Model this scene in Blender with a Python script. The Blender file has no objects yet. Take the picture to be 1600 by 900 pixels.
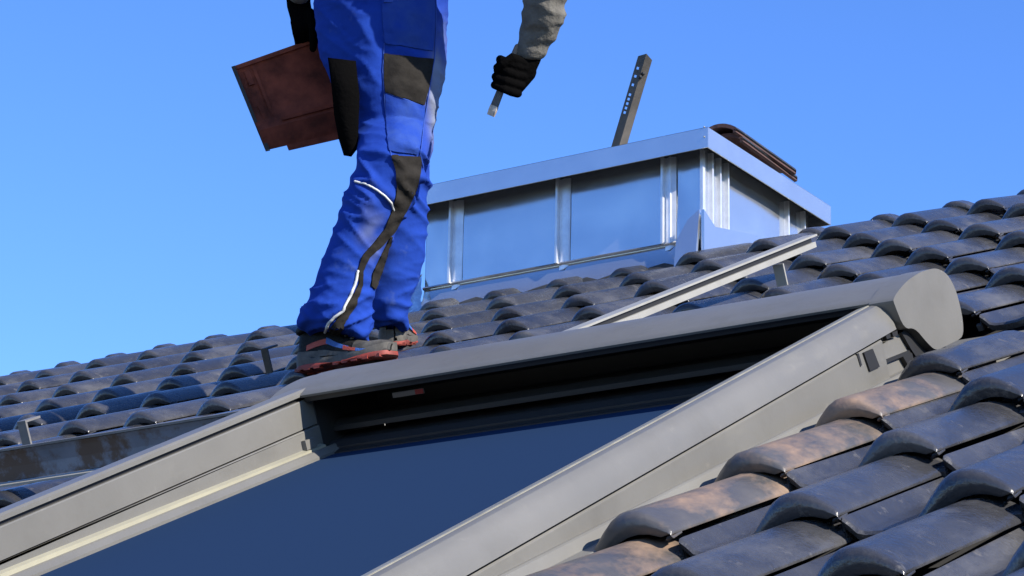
import bpy, bmesh, math, random
import numpy as np
from mathutils import Vector, Matrix, noise
from mathutils.bvhtree import BVHTree

random.seed(7)
scene = bpy.context.scene
COL = scene.collection
R = math.radians

# ------------------------------------------------------------------ camera
# directions (roof across, roof up-slope, roof normal) and lattice origin in camera space
CH = Vector((0.83765493, -0.15055118, -0.52504148))
CU = Vector((0.49976637, -0.17659278, 0.84796732))
CN = Vector((-0.22038101, -0.97270208, -0.0726834))
CT = Vector((-0.14868028, 0.14328602, 6.88596323))
F = 4044.24
PITCH = R(25.8)
CP, SP = math.cos(PITCH), math.sin(PITCH)
CY = CU * CP - CN * SP
CZ = CU * SP + CN * CP
CAM = Vector((-CH.dot(CT), -CY.dot(CT), -CZ.dot(CT)))
cam_d = bpy.data.cameras.new('camera')
cam = bpy.data.objects.new('camera', cam_d)
COL.objects.link(cam)
rot = Matrix(((CH.x, -CH.y, -CH.z), (CY.x, -CY.y, -CY.z), (CZ.x, -CZ.y, -CZ.z)))
cam.matrix_world = Matrix.Translation(CAM) @ rot.to_4x4()
cam_d.sensor_width = 36.0
cam_d.lens = 36.0 * F / 1600.0
cam_d.clip_start = 0.1
cam_d.clip_end = 5000
scene.camera = cam

# ------------------------------------------------------------------ sky and sun
SUN = Vector((0.865, -0.13, 0.50)).normalized()
world = bpy.data.worlds.new('World')
scene.world = world
world.use_nodes = True
wn = world.node_tree
wn.nodes.clear()
w_out = wn.nodes.new('ShaderNodeOutputWorld')
w_bg = wn.nodes.new('ShaderNodeBackground')
w_sky = wn.nodes.new('ShaderNodeTexSky')
w_sky.sky_type = 'NISHITA'
w_sky.sun_disc = False
w_sky.sun_elevation = math.asin(SUN.z)
w_sky.sun_rotation = math.atan2(SUN.x, SUN.y)
w_sky.altitude = 1500
w_sky.air_density = 1.0
w_sky.dust_density = 0.0
w_sky.ozone_density = 5.0
w_hsv = wn.nodes.new('ShaderNodeHueSaturation')
w_hsv.inputs['Saturation'].default_value = 1.15
w_hsv.inputs['Hue'].default_value = 0.512
wn.links.new(w_sky.outputs[0], w_hsv.inputs['Color'])
wn.links.new(w_hsv.outputs[0], w_bg.inputs['Color'])
wn.links.new(w_bg.outputs[0], w_out.inputs['Surface'])
w_bg.inputs['Strength'].default_value = 0.15
sun_d = bpy.data.lights.new('sun', 'SUN')
sun_d.energy = 4.6
sun_d.angle = R(0.53)
sun_d.color = (1.0, 0.94, 0.84)
sun = bpy.data.objects.new('sun', sun_d)
COL.objects.link(sun)
sun.rotation_euler = SUN.to_track_quat('Z', 'Y').to_euler()
sun.location = (6, 2, 6)
vs = scene.view_settings
vs.view_transform = 'Standard'
vs.look = 'None'
vs.exposure = 1.0
vs.gamma = 1.0
vs.use_curve_mapping = False


# ------------------------------------------------------------------ space helpers
def roofp(a, b, z=0.0):
    return Vector((a, b * CP - z * SP, b * SP + z * CP))


def px(x, y, d):
    """world point on the sight line of photo pixel x, y at depth d metres"""
    q = Vector(((x - 800) / F * d, (y - 450) / F * d, d)) - CT
    return Vector((q.dot(CH), q.dot(CY), q.dot(CZ)))


def px_roof(x, y, z):
    """point where the sight line meets the roof at height z, as roof coordinates a, b"""
    ray = Vector(((x - 800) / F, (y - 450) / F, 1))
    T = CT + CN * z
    s = T.dot(CN) / ray.dot(CN)
    q = ray * s - T
    return q.dot(CH), q.dot(CU)


def to_px(p):
    q = CT + CH * p.x + CY * p.y + CZ * p.z
    return Vector((F * q.x / q.z + 800, F * q.y / q.z + 450, q.z))


# ------------------------------------------------------------------ object helpers
def obj(name, bm, m=None, parent=None, smooth=False):
    if isinstance(bm, bpy.types.Mesh):
        me = bm
    else:
        me = bpy.data.meshes.new(name)
        bmesh.ops.recalc_face_normals(bm, faces=bm.faces[:])
        bm.to_mesh(me)
        bm.free()
        if smooth:
            for p in me.polygons:
                p.use_smooth = True
            if smooth is not True:
                me.set_sharp_from_angle(angle=R(smooth))
        if m is not None:
            me.materials.append(m)
    o = bpy.data.objects.new(name, me)
    COL.objects.link(o)
    if parent is not None:
        o.parent = parent
    return o


def tag(o, label, cat, group=None):
    o['label'] = label
    o['category'] = cat
    if group:
        o['group'] = group
    return o


def thing(name, label, cat, loc=(0, 0, 0), rot=(0, 0, 0), group=None):
    o = bpy.data.objects.new(name, None)
    o.empty_display_size = 0.1
    COL.objects.link(o)
    o.location = loc
    o.rotation_euler = rot
    return tag(o, label, cat, group)


def grid_bm(rows, closed=False, cap=False, bm=None):
    """rows of points (equal counts) into quads"""
    bm = bm or bmesh.new()
    vs_ = [[bm.verts.new(p) for p in r] for r in rows]
    n = len(rows[0])
    for i in range(len(rows) - 1):
        for j in range(n if closed else n - 1):
            k = (j + 1) % n
            bm.faces.new((vs_[i][j], vs_[i][k], vs_[i + 1][k], vs_[i + 1][j]))
    if cap:
        bm.faces.new(vs_[0][::-1])
        bm.faces.new(vs_[-1])
    return bm


def extrude_bm(poly, axis0, axis1, fn, bm=None):
    """closed polygon of (u, v) drawn by fn(t, u, v) at t = axis0 and axis1"""
    return grid_bm([[fn(t, u, v) for (u, v) in poly] for t in (axis0, axis1)], True, True, bm)


def box_bm(x0, x1, y0, y1, z0, z1, bm=None):
    return extrude_bm([(y0, z0), (y1, z0), (y1, z1), (y0, z1)], x0, x1, lambda t, u, v: (t, u, v), bm)


def bevel(bm, w, seg=2, ang=30):
    es = [e for e in bm.edges if len(e.link_faces) == 2 and e.calc_face_angle(0) > R(ang)]
    bmesh.ops.recalc_face_normals(bm, faces=bm.faces[:])
    bmesh.ops.bevel(bm, geom=es, offset=w, segments=seg, affect='EDGES', profile=0.5)
    return bm


def tube_bm(pts, radii, seg=14, bm=None, flat=1.0):
    """round-ended tube along a polyline; radii one per point"""
    bm = bm or bmesh.new()
    pts = [Vector(p) for p in pts]
    rings = []
    n = len(pts)
    ref = None
    for i, p in enumerate(pts):
        d = (pts[min(i + 1, n - 1)] - pts[max(i - 1, 0)]).normalized()
        if ref is None:
            ref = d.orthogonal().normalized()
        ref = (ref - d * ref.dot(d)).normalized()
        bi = d.cross(ref)

        def ring(c, r):
            return [c + ref * (r * math.cos(2 * math.pi * k / seg)) + bi * (r * flat * math.sin(2 * math.pi * k / seg)) for k in range(seg)]
        r = radii[i]
        if i == 0:
            for a in (80, 55, 28):
                rings.append(ring(p - d * r * math.sin(R(a)), r * math.cos(R(a))))
        rings.append(ring(p, r))
        if i == n - 1:
            for a in (28, 55, 80):
                rings.append(ring(p + d * r * math.sin(R(a)), r * math.cos(R(a))))
    return grid_bm(rings, True, True, bm)


def remeshed(bms, voxel, smooth=6, name='tmp'):
    """union of closed shapes as one continuous surface"""
    bm = bmesh.new()
    for b in bms:
        bmesh.ops.recalc_face_normals(b, faces=b.faces[:])
        me = bpy.data.meshes.new('tmp')
        b.to_mesh(me)
        b.free()
        bm.from_mesh(me)
        bpy.data.meshes.remove(me)
    me = bpy.data.meshes.new('tmp')
    bm.to_mesh(me)
    bm.free()
    o = bpy.data.objects.new('tmp', me)
    COL.objects.link(o)
    md = o.modifiers.new('r', 'REMESH')
    md.mode = 'VOXEL'
    md.voxel_size = voxel
    if smooth:
        ms = o.modifiers.new('s', 'SMOOTH')
        ms.factor = 0.5
        ms.iterations = smooth
    dg = bpy.context.evaluated_depsgraph_get()
    res = bpy.data.meshes.new_from_object(o.evaluated_get(dg))
    bpy.data.objects.remove(o)
    bpy.data.meshes.remove(me)
    res.name = name
    for p in res.polygons:
        p.use_smooth = True
    return res


# ------------------------------------------------------------------ materials
def mat(name, col, rough=0.5, metal=0.0, spec=0.5, var=None, vscale=8.0, bump=0.0, bscale=60.0, rvar=0.0,
        objrand=0.0, coat=0.0, bstretch=None, detail=5.0, lo=0.35, hi=0.65, ior=None):
    """principled surface; var = second colour mixed in by noise; bump = fine relief"""
    m = bpy.data.materials.new(name)
    m.use_nodes = True
    nt = m.node_tree
    L = nt.links.new
    b = nt.nodes['Principled BSDF']
    b.inputs['Roughness'].default_value = rough
    b.inputs['Metallic'].default_value = metal
    b.inputs['Specular IOR Level'].default_value = spec
    b.inputs['Coat Weight'].default_value = coat
    if ior:
        b.inputs['IOR'].default_value = ior
    b.inputs['Base Color'].default_value = (*col, 1)
    tc = nt.nodes.new('ShaderNodeTexCoord')
    vec = tc.outputs['Object']
    if objrand:
        oi = nt.nodes.new('ShaderNodeObjectInfo')
        ad = nt.nodes.new('ShaderNodeVectorMath')
        ad.operation = 'MULTIPLY_ADD'
        L(oi.outputs['Random'], ad.inputs[0])
        ad.inputs[1].default_value = (37, 23, 11)
        L(vec, ad.inputs[2])
        vec = ad.outputs[0]
    src = None
    if var:
        nz = nt.nodes.new('ShaderNodeTexNoise')
        nz.inputs['Scale'].default_value = vscale
        nz.inputs['Detail'].default_value = detail
        nz.inputs['Roughness'].default_value = 0.62
        L(vec, nz.inputs['Vector'])
        mr = nt.nodes.new('ShaderNodeMapRange')
        mr.inputs['From Min'].default_value = lo
        mr.inputs['From Max'].default_value = hi
        L(nz.outputs[0], mr.inputs['Value'])
        mx = nt.nodes.new('ShaderNodeMix')
        mx.data_type = 'RGBA'
        mx.inputs[6].default_value = (*col, 1)
        mx.inputs[7].default_value = (*var, 1)
        L(mr.outputs[0], mx.inputs[0])
        src = mx.outputs[2]
        if rvar:
            mr2 = nt.nodes.new('ShaderNodeMapRange')
            mr2.inputs['To Min'].default_value = max(0.02, rough - rvar)
            mr2.inputs['To Max'].default_value = min(1, rough + rvar)
            L(mr.outputs[0], mr2.inputs['Value'])
            L(mr2.outputs[0], b.inputs['Roughness'])
    if objrand:
        hs = nt.nodes.new('ShaderNodeHueSaturation')
        ma = nt.nodes.new('ShaderNodeMath')
        ma.operation = 'MULTIPLY_ADD'
        L(oi.outputs['Random'], ma.inputs[0])
        ma.inputs[1].default_value = objrand * 2
        ma.inputs[2].default_value = 1 - objrand
        L(ma.outputs[0], hs.inputs['Value'])
        if src is not None:
            L(src, hs.inputs['Color'])
        else:
            hs.inputs['Color'].default_value = (*col, 1)
        src = hs.outputs[0]
    if src is not None:
        L(src, b.inputs['Base Color'])
    if bump:
        n2 = nt.nodes.new('ShaderNodeTexNoise')
        n2.inputs['Scale'].default_value = bscale
        n2.inputs['Detail'].default_value = 4
        v2 = vec
        if bstretch:
            mp = nt.nodes.new('ShaderNodeMapping')
            mp.inputs['Scale'].default_value = bstretch
            L(vec, mp.inputs['Vector'])
            v2 = mp.outputs[0]
        L(v2, n2.inputs['Vector'])
        bp = nt.nodes.new('ShaderNodeBump')
        bp.inputs['Strength'].default_value = bump
        bp.inputs['Distance'].default_value = 0.01
        L(n2.outputs[0], bp.inputs['Height'])
        L(bp.outputs[0], b.inputs['Normal'])
    return m


def overlay(m, col, scale, lo, hi, amount=1.0, rough=None, seed=0.0, detail=8, stretch=None):
    """patches of another colour (wear, dust, rust) with a shape of their own"""
    nt = m.node_tree
    L = nt.links.new
    b = nt.nodes['Principled BSDF']
    tc = nt.nodes.new('ShaderNodeTexCoord')
    oi = nt.nodes.new('ShaderNodeObjectInfo')
    ad = nt.nodes.new('ShaderNodeVectorMath')
    ad.operation = 'MULTIPLY_ADD'
    L(oi.outputs['Random'], ad.inputs[0])
    ad.inputs[1].default_value = (19 + seed, 31, 53)
    if stretch:
        mp = nt.nodes.new('ShaderNodeMapping')
        mp.inputs['Scale'].default_value = stretch
        L(tc.outputs['Object'], mp.inputs['Vector'])
        L(mp.outputs[0], ad.inputs[2])
    else:
        L(tc.outputs['Object'], ad.inputs[2])
    nz = nt.nodes.new('ShaderNodeTexNoise')
    nz.inputs['Scale'].default_value = scale
    nz.inputs['Detail'].default_value = detail
    nz.inputs['Roughness'].default_value = 0.65
    L(ad.outputs[0], nz.inputs['Vector'])
    mr = nt.nodes.new('ShaderNodeMapRange')
    mr.inputs['From Min'].default_value = lo
    mr.inputs['From Max'].default_value = hi
    mr.inputs['To Max'].default_value = amount
    L(nz.outputs[0], mr.inputs['Value'])
    mx = nt.nodes.new('ShaderNodeMix')
    mx.data_type = 'RGBA'
    lk = b.inputs['Base Color'].links
    if lk:
        L(lk[0].from_socket, mx.inputs[6])
    else:
        mx.inputs[6].default_value = b.inputs['Base Color'].default_value
    mx.inputs[7].default_value = (*col, 1)
    L(mr.outputs[0], mx.inputs[0])
    L(mx.outputs[2], b.inputs['Base Color'])
    if rough is not None:
        mq = nt.nodes.new('ShaderNodeMix')
        mq.data_type = 'FLOAT'
        lk = b.inputs['Roughness'].links
        if lk:
            L(lk[0].from_socket, mq.inputs[2])
        else:
            mq.inputs[2].default_value = b.inputs['Roughness'].default_value
        mq.inputs[3].default_value = rough
        L(mr.outputs[0], mq.inputs[0])
        L(mq.outputs[0], b.inputs['Roughness'])
    return m


M = {}
M['tile'] = mat('tile', (0.028, 0.0285, 0.032), 0.23, var=(0.042, 0.042, 0.045), vscale=14, bump=0.16, bscale=150, rvar=0.08, objrand=0.25)
overlay(M['tile'], (0.17, 0.158, 0.142), 26, 0.61, 0.76, 0.50, 0.7)
overlay(M['tile'], (0.17, 0.165, 0.160), 9, 0.50, 0.78, 0.45, 0.55, seed=5, stretch=(1, 0.45, 1))
M['tile_worn'] = mat('tile_worn', (0.052, 0.050, 0.050), 0.36, var=(0.075, 0.070, 0.066), vscale=12, bump=0.10, bscale=90, rvar=0.07, objrand=0.1)
overlay(M['tile_worn'], (0.36, 0.225, 0.135), 9, 0.45, 0.70, 0.68, 0.7, seed=3, detail=5, stretch=(1, 0.6, 1))
M['terracotta'] = mat('terracotta', (0.085, 0.036, 0.026), 0.75, var=(0.035, 0.018, 0.015), vscale=9, bump=0.3, bscale=40)
M['tile_back'] = mat('tile_back', (0.23, 0.058, 0.034), 0.85, spec=0.1, var=(0.085, 0.025, 0.017), vscale=11, bump=0.3, bscale=35)
M['membrane'] = mat('membrane', (0.020, 0.020, 0.022), 0.9, bump=0.2, bscale=30)
M['frame'] = mat('frame', (0.118, 0.114, 0.103), 0.42, metal=0.0, var=(0.138, 0.133, 0.121), vscale=3, bump=0.03, bscale=120, rvar=0.05)
overlay(M['frame'], (0.22, 0.205, 0.175), 40, 0.62, 0.80, 0.4, 0.7)
overlay(M['frame'], (0.085, 0.080, 0.068), 5, 0.52, 0.72, 0.45, 0.6, seed=4)
overlay(M['frame'], (0.19, 0.18, 0.15), 14, 0.60, 0.75, 0.35, 0.65, seed=8, stretch=(1, 0.25, 1))
M['frame_shaded'] = mat('frame_shaded', (0.020, 0.020, 0.021), 0.5, bump=0.05)  # dark copy of the frame finish, shutter box shade put into the colour
M['black_and_shade'] = mat('black_parts_shade', (0.008, 0.008, 0.008), 0.6)  # black parts, and black in place of shade in the bracket gaps
M['ledge_sunlit'] = mat('ledge_sunlit', (0.30, 0.28, 0.20), 0.5, var=(0.25, 0.235, 0.175), vscale=6)  # yellowish sunlight on the ledge put into its colour
M['glass'] = mat('glass', (0.0160, 0.0340, 0.0760), 0.25, spec=0.0)
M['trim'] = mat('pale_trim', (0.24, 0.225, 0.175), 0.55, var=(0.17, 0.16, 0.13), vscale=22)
M['flash'] = mat('flashing', (0.13, 0.125, 0.112), 0.5, var=(0.15, 0.145, 0.13), vscale=5, bump=0.06, bscale=25)
M['zinc'] = mat('zinc', (0.62, 0.63, 0.64), 0.17, metal=0.86, var=(0.66, 0.67, 0.68), vscale=6, bump=0.02, bscale=5, rvar=0.04)
overlay(M['zinc'], (0.74, 0.75, 0.76), 30, 0.64, 0.78, 0.4, 0.35)
M['zinc_seam'] = mat('zinc_seam', (0.80, 0.80, 0.80), 0.32, metal=0.6, var=(0.66, 0.66, 0.67), vscale=20, bump=0.1, bscale=25)
M['zinc_crumpled'] = mat('zinc_crumpled', (0.72, 0.75, 0.78), 0.25, metal=1.0, bump=1.0, bscale=14)
M['lead'] = mat('lead', (0.025, 0.026, 0.028), 0.55, bump=0.3, bscale=30)
M['alu'] = mat('aluminium', (0.29, 0.28, 0.25), 0.45, metal=0.2, var=(0.34, 0.33, 0.295), vscale=10)
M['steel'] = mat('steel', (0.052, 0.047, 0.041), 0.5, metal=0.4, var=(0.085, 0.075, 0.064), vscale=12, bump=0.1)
M['hook'] = mat('hook_steel', (0.20, 0.195, 0.19), 0.5, metal=0.3, var=(0.15, 0.145, 0.14), vscale=14)
M['rusty'] = mat('rusty_zinc', (0.20, 0.23, 0.29), 0.45, metal=0.5, var=(0.13, 0.15, 0.19), vscale=7, bump=0.1, rvar=0.1)
overlay(M['rusty'], (0.12, 0.075, 0.045), 9, 0.50, 0.60, 0.9, 0.8)
M['ground'] = mat('ground', (0.10, 0.11, 0.07), 0.95, var=(0.16, 0.15, 0.12), vscale=0.2)
M['render'] = mat('wall_render', (0.55, 0.53, 0.49), 0.9, bump=0.2, bscale=40)
M['blue'] = mat('blue_cloth', (0.010, 0.036, 0.235), 0.9, spec=0.08, var=(0.013, 0.046, 0.28), vscale=9, bump=0.12, bscale=55)
overlay(M['blue'], (0.10, 0.14, 0.25), 12, 0.60, 0.80, 0.5)
_nt = M['blue'].node_tree
_at = _nt.nodes.new('ShaderNodeAttribute')
_at.attribute_name = 'dust'
_mx = _nt.nodes.new('ShaderNodeMix')
_mx.data_type = 'RGBA'
_b = _nt.nodes['Principled BSDF']
_nt.links.new(_b.inputs['Base Color'].links[0].from_socket, _mx.inputs[6])
_mx.inputs[7].default_value = (0.20, 0.22, 0.27, 1)
_nt.links.new(_at.outputs['Fac'], _mx.inputs[0])
_nt.links.new(_mx.outputs[2], _b.inputs['Base Color'])
M['blue_pocket'] = mat('blue_pocket', (0.012, 0.042, 0.26), 0.9, spec=0.1, var=(0.025, 0.060, 0.25), vscale=16, bump=0.25, bscale=45)
M['black_cloth'] = mat('black_cloth', (0.016, 0.014, 0.012), 0.95, spec=0.1, var=(0.026, 0.023, 0.020), vscale=20, bump=0.25, bscale=60)
M['reflective'] = mat('reflective_piping', (0.50, 0.50, 0.48), 0.5)
M['seam_blue'] = mat('seam_blue', (0.03, 0.07, 0.30), 0.8, spec=0.2)
M['grey_cloth'] = mat('grey_cloth', (0.15, 0.14, 0.122), 0.95, spec=0.05, var=(0.11, 0.102, 0.09), vscale=25, bump=0.4, bscale=70)
M['glove'] = mat('black_glove', (0.0035, 0.0033, 0.0033), 0.9, spec=0.0, bump=0.3, bscale=90)
M['shoe_black'] = mat('shoe_black', (0.008, 0.008, 0.008), 0.7, spec=0.2, bump=0.3, bscale=220)
M['shoe_grey'] = mat('shoe_grey', (0.060, 0.056, 0.050), 0.7, spec=0.2, var=(0.11, 0.10, 0.088), vscale=30, bump=0.1)
M['shoe_toe'] = mat('shoe_toe', (0.030, 0.028, 0.026), 0.8, spec=0.2, var=(0.085, 0.080, 0.072), vscale=30, bump=0.25, bscale=60)
M['shoe_red'] = mat('shoe_red', (0.26, 0.034, 0.020), 0.65, var=(0.10, 0.024, 0.018), vscale=25)
M['shoe_blue'] = mat('shoe_blue', (0.03, 0.10, 0.33), 0.6, bump=0.4, bscale=260)
M['shoe_orange'] = mat('shoe_orange', (0.36, 0.055, 0.03), 0.6, bump=0.4, bscale=260)
M['skin'] = mat('skin', (0.45, 0.25, 0.17), 0.55, var=(0.5, 0.29, 0.2), vscale=20)
M['hair'] = mat('hair', (0.03, 0.02, 0.014), 0.6, bump=0.5, bscale=120)
M['wood'] = mat('wood_handle', (0.22, 0.17, 0.12), 0.6, var=(0.15, 0.11, 0.08), vscale=20)
M['tip'] = mat('sunlit_tip', (0.55, 0.47, 0.38), 0.4, metal=0.3, var=(0.3, 0.22, 0.16), vscale=60)  # pale beige tip, the light on it put into the colour
M['sticker'] = mat('sticker_grey', (0.25, 0.25, 0.24), 0.6)
M['sticker_red'] = mat('sticker_red', (0.45, 0.05, 0.05), 0.6)

# ------------------------------------------------------------------ ground and house
ground = obj('ground', grid_bm([[(-3000, -3000, -7.5), (3000, -3000, -7.5)], [(-3000, 3000, -7.5), (3000, 3000, -7.5)]]), M['ground'])
ground['kind'] = 'structure'
W, LEN = 0.235, 0.352991
RIDGE_B = 4.30 * LEN
EAVE_B = -4.9
house = thing('house_wall', 'pale rendered house wall standing under the tiled roof', 'wall')
_r = roofp(0, RIDGE_B, -0.16)
_e = roofp(0, EAVE_B + 0.5, -0.16)
_yb = 2 * _r.y - _e.y
obj('wall_body', extrude_bm([(_e.y, -7.5), (_yb, -7.5), (_yb, _e.z), (_r.y, _r.z), (_e.y, _e.z)], -5.4, 5.6, lambda t, u, v: (t, u, v)), M['render'], house)

# ------------------------------------------------------------------ roof tiles
PROF = [(-1.03, -0.020), (-0.990, -0.020), (-0.987, -0.0030), (-0.950, -0.0110), (-0.915, -0.021), (-0.87, -0.0245), (-0.78, -0.0255), (-0.68, -0.0245), (-0.61, -0.020), (-0.555, -0.010),
        (-0.51, 0.003), (-0.465, 0.0155), (-0.41, 0.0275), (-0.35, 0.0345), (-0.29, 0.0370), (-0.22, 0.0355), (-0.15, 0.0295), (-0.08, 0.0200),
        (-0.025, 0.0105), (-0.004, 0.0055), (0.0, 0.003), (0.0005, 0.0008), (-0.04, -0.002)]
NOSE = {-0.61: -0.0240, -0.555: -0.0195, -0.51: -0.0135, -0.465: -0.0060, -0.41: 0.0025, -0.35: 0.0105, -0.29: 0.0160, -0.22: 0.0185, -0.15: 0.0170, -0.08: 0.0115,
        -0.025: 0.0055, -0.004: 0.0035, 0.0: 0.0020, 0.0005: 0.0002, -0.04: -0.003}
TILT = 0.097


def tile_mesh(name, xmin=-2.0, length=LEN + 0.045, material=None, broken=False):
    prof = [p for p in PROF if p[0] >= xmin]
    ys = [0.0, 0.0006, 0.0018, 0.0036, 0.0062, 0.0095, 0.0135, 0.018, 0.0235, 0.030, 0.038, 0.12, 0.22, 0.31, 0.345, length] if length > 0.36 else [0.0, 0.0035, 0.010, 0.019, 0.030, 0.043, 0.060, length]

    def surf(s, z, y):
        yn = 0.007 + 0.060 * min(abs(s), 0.42) if s > -0.57 else 0.016
        t = min(1.0, y / yn)
        k = 1 - math.sqrt(max(0.0, 1 - (1 - t) ** 2))
        zn = NOSE.get(s, z - 0.0025)
        zz = zn * k + z * (1 - k) - TILT * y - (0.0022 if y < 0.002 else 0.0)
        return Vector((s * W, y, zz))
    rows = [[surf(s, z, y) for s, z in prof] for y in ys]
    top0 = rows[0]
    nt_ = len(top0)
    und1 = [Vector((p.x, 0.005, p.z - (0.0115 if i_ < nt_ - 5 else 0.0035))) for i_, p in enumerate(top0)]
    und2 = [Vector((p.x, 0.03, p.z + 0.004 - TILT * 0.03)) for p in und1]
    bm = grid_bm([und2, und1] + rows)
    me = bpy.data.meshes.new(name)
    bmesh.ops.recalc_face_normals(bm, faces=bm.faces[:])
    up = sum(f.normal.z for f in bm.faces)
    if up < 0:
        bmesh.ops.reverse_faces(bm, faces=bm.faces[:])
    for e in bm.edges:
        if len(e.link_faces) == 2 and e.calc_face_angle(0) > R(55):
            e.smooth = False
    bm.to_mesh(me)
    bm.free()
    for p in me.polygons:
        p.use_smooth = True
    me.materials.append(material or M['tile'])
    return me


roof = thing('tiled_roof', 'dark grey glazed pan tile roof slope carrying worker, skylight and chimney', 'roof', rot=(PITCH, 0, 0))
me_full = tile_mesh('roof_tile')
me_worn = tile_mesh('roof_tile_worn', -0.58, material=M['tile_worn'])
me_half = tile_mesh('roof_tile_cut', -0.58)
me_ridge = tile_mesh('roof_tile_short', -2.0, 0.075)

WIN_L, WIN_R, WIN_T = 0.60, 1.985, -1.30
CH_X0, CH_X1, CH_B = -0.90, 0.185, 1.20


def in_window(a0, a1, b0, b1):
    return a1 > WIN_L + 0.02 and a0 < WIN_R - 0.02 and b0 < WIN_T


def skip_tile(c, r):
    a0, a1, b0, b1 = (c - 1) * W, c * W, r * LEN, (r + 1) * LEN
    if in_window(a0 + 0.02, a1 - 0.02, b0 + 0.06, b1):
        return True
    if b1 > CH_B + 0.25 and a1 > CH_X0 and a0 < CH_X1 - 0.02:
        return True
    return False


rnd = random.Random(3)
spots = []
for r in range(-12, 5):
    for c in range(-22, 24):
        a, b = c * W, r * LEN
        p = to_px(roofp(a - W / 2, b + LEN / 2))
        jit = [rnd.gauss(0, 1) for _ in range(7)]
        me, wear = me_full, False
        if c == 9 and r <= -5:
            wear = r <= -6
            me = me_worn if wear else me_half
        elif skip_tile(c, r):
            continue
        if r == 4:
            me = me_ridge
        loc = Vector((a + 0.0022 * jit[0], b + 0.0030 * jit[1], 0.0012 * jit[4] - (0.020 if r == 4 else 0.010 if r == 3 and CH_X0 - 0.1 < a < CH_X1 else 0)))
        rot_ = (0.0045 * jit[5], 0.006 * jit[3], 0.0055 * jit[2])
        if p.z < 0.8:
            out = 1e6 - p.z
        else:
            out = math.hypot(max(0, -p.x, p.x - 1600), max(0, p.y - 900))
        spots.append((out, a, me, loc, rot_, wear))
spots.sort(key=lambda q: q[0])
from mathutils import Euler
rest = bmesh.new()
for k, (out, a, me, loc, rot_, wear) in enumerate(spots):
    if k < 290:
        o = bpy.data.objects.new('roof_tile', me)
        COL.objects.link(o)
        o.parent = roof
        o.location = loc
        o.rotation_euler = rot_
        if wear:
            o['label'] = 'roof tile with worn orange-tan patches along the skylight'
    else:
        n0 = len(rest.verts)
        rest.from_mesh(me)
        rest.verts.ensure_lookup_table()
        mtx = Matrix.Translation(loc) @ Euler(rot_).to_matrix().to_4x4()
        bmesh.ops.transform(rest, matrix=mtx, verts=rest.verts[n0:])
rme = bpy.data.meshes.new('outer_roof_tiles')
rest.to_mesh(rme)
rest.free()
rme.materials.append(M['tile'])
for p in rme.polygons:
    p.use_smooth = True
ro = bpy.data.objects.new('outer_roof_tiles', rme)
COL.objects.link(ro)
ro.parent = roof
ro['kind'] = 'stuff'

# boarding and membrane under the tiles (front slope with the skylight hole, back slope)
bm = bmesh.new()
for a0, a1, b0, b1 in ((-5.6, 0.66, EAVE_B, RIDGE_B), (0.66, 1.95, -1.45, RIDGE_B), (1.95, 5.8, EAVE_B, RIDGE_B)):
    box_bm(a0, a1 - 0.002, b0, b1, -0.12, -0.085, bm)
obj('roof_deck', bm, M['membrane'], roof)
# back slope continues behind the ridge
bm = bmesh.new()
y0, z0 = RIDGE_B, -0.075
back = [(-5.6, 5.8)]
ang = 2 * PITCH
for x0, x1 in back:
    q = [(0.0, 0.0), (5.6, 0.0), (5.6, -0.03), (0.0, -0.03)]
    extrude_bm([(y0 + u * math.cos(ang) + v * math.sin(ang), z0 - u * math.sin(ang) + v * math.cos(ang)) for u, v in q], x0, x1, lambda t, u, v: (t, u, v), bm)
obj('back_slope', bm, M['tile'], roof)

# ------------------------------------------------------------------ skylight with shutter box
sky_l = thing('roof_window', 'large grey skylight with roller shutter box and dark blue glass', 'skylight', rot=(PITCH, 0, 0))
sky_l.location = (0, 0, 0)
RT = lambda b: 0.131 + 0.0222 * (b + 1.65)      # rail top height
RB = lambda b: 0.069 + 0.0222 * (b + 1.65)      # rail underside
BB0, BB1 = -4.3, -1.650


def along_b(poly, b0, b1, hfun, n=2, bm=None):
    rows = []
    for i in range(n):
        b = b0 + (b1 - b0) * i / (n - 1)
        rows.append([(a, b, hfun(b) + z) for a, z in poly])
    return grid_bm(rows, True, True, bm)


# right guide rail: rounded outer shoulder
pr = [(1.905, -0.0615), (1.905, -0.0200), (1.909, -0.0172), (1.928, -0.0138), (1.938, -0.0132), (1.946, -0.0150), (1.953, -0.0200), (1.9585, -0.0270), (1.963, -0.0360), (1.9665, -0.0480), (1.969, -0.0615)]
grr = obj('guide_rail', along_b(pr, BB0, BB1, RT), M['frame'], sky_l, smooth=22)
obj('rail_trim', along_b([(1.9085, -0.0185), (1.9085, -0.0158), (1.9300, -0.0120), (1.9325, -0.0125), (1.9325, -0.0150)], BB0, BB1 + 0.002, RT), M['trim'], grr)
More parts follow.
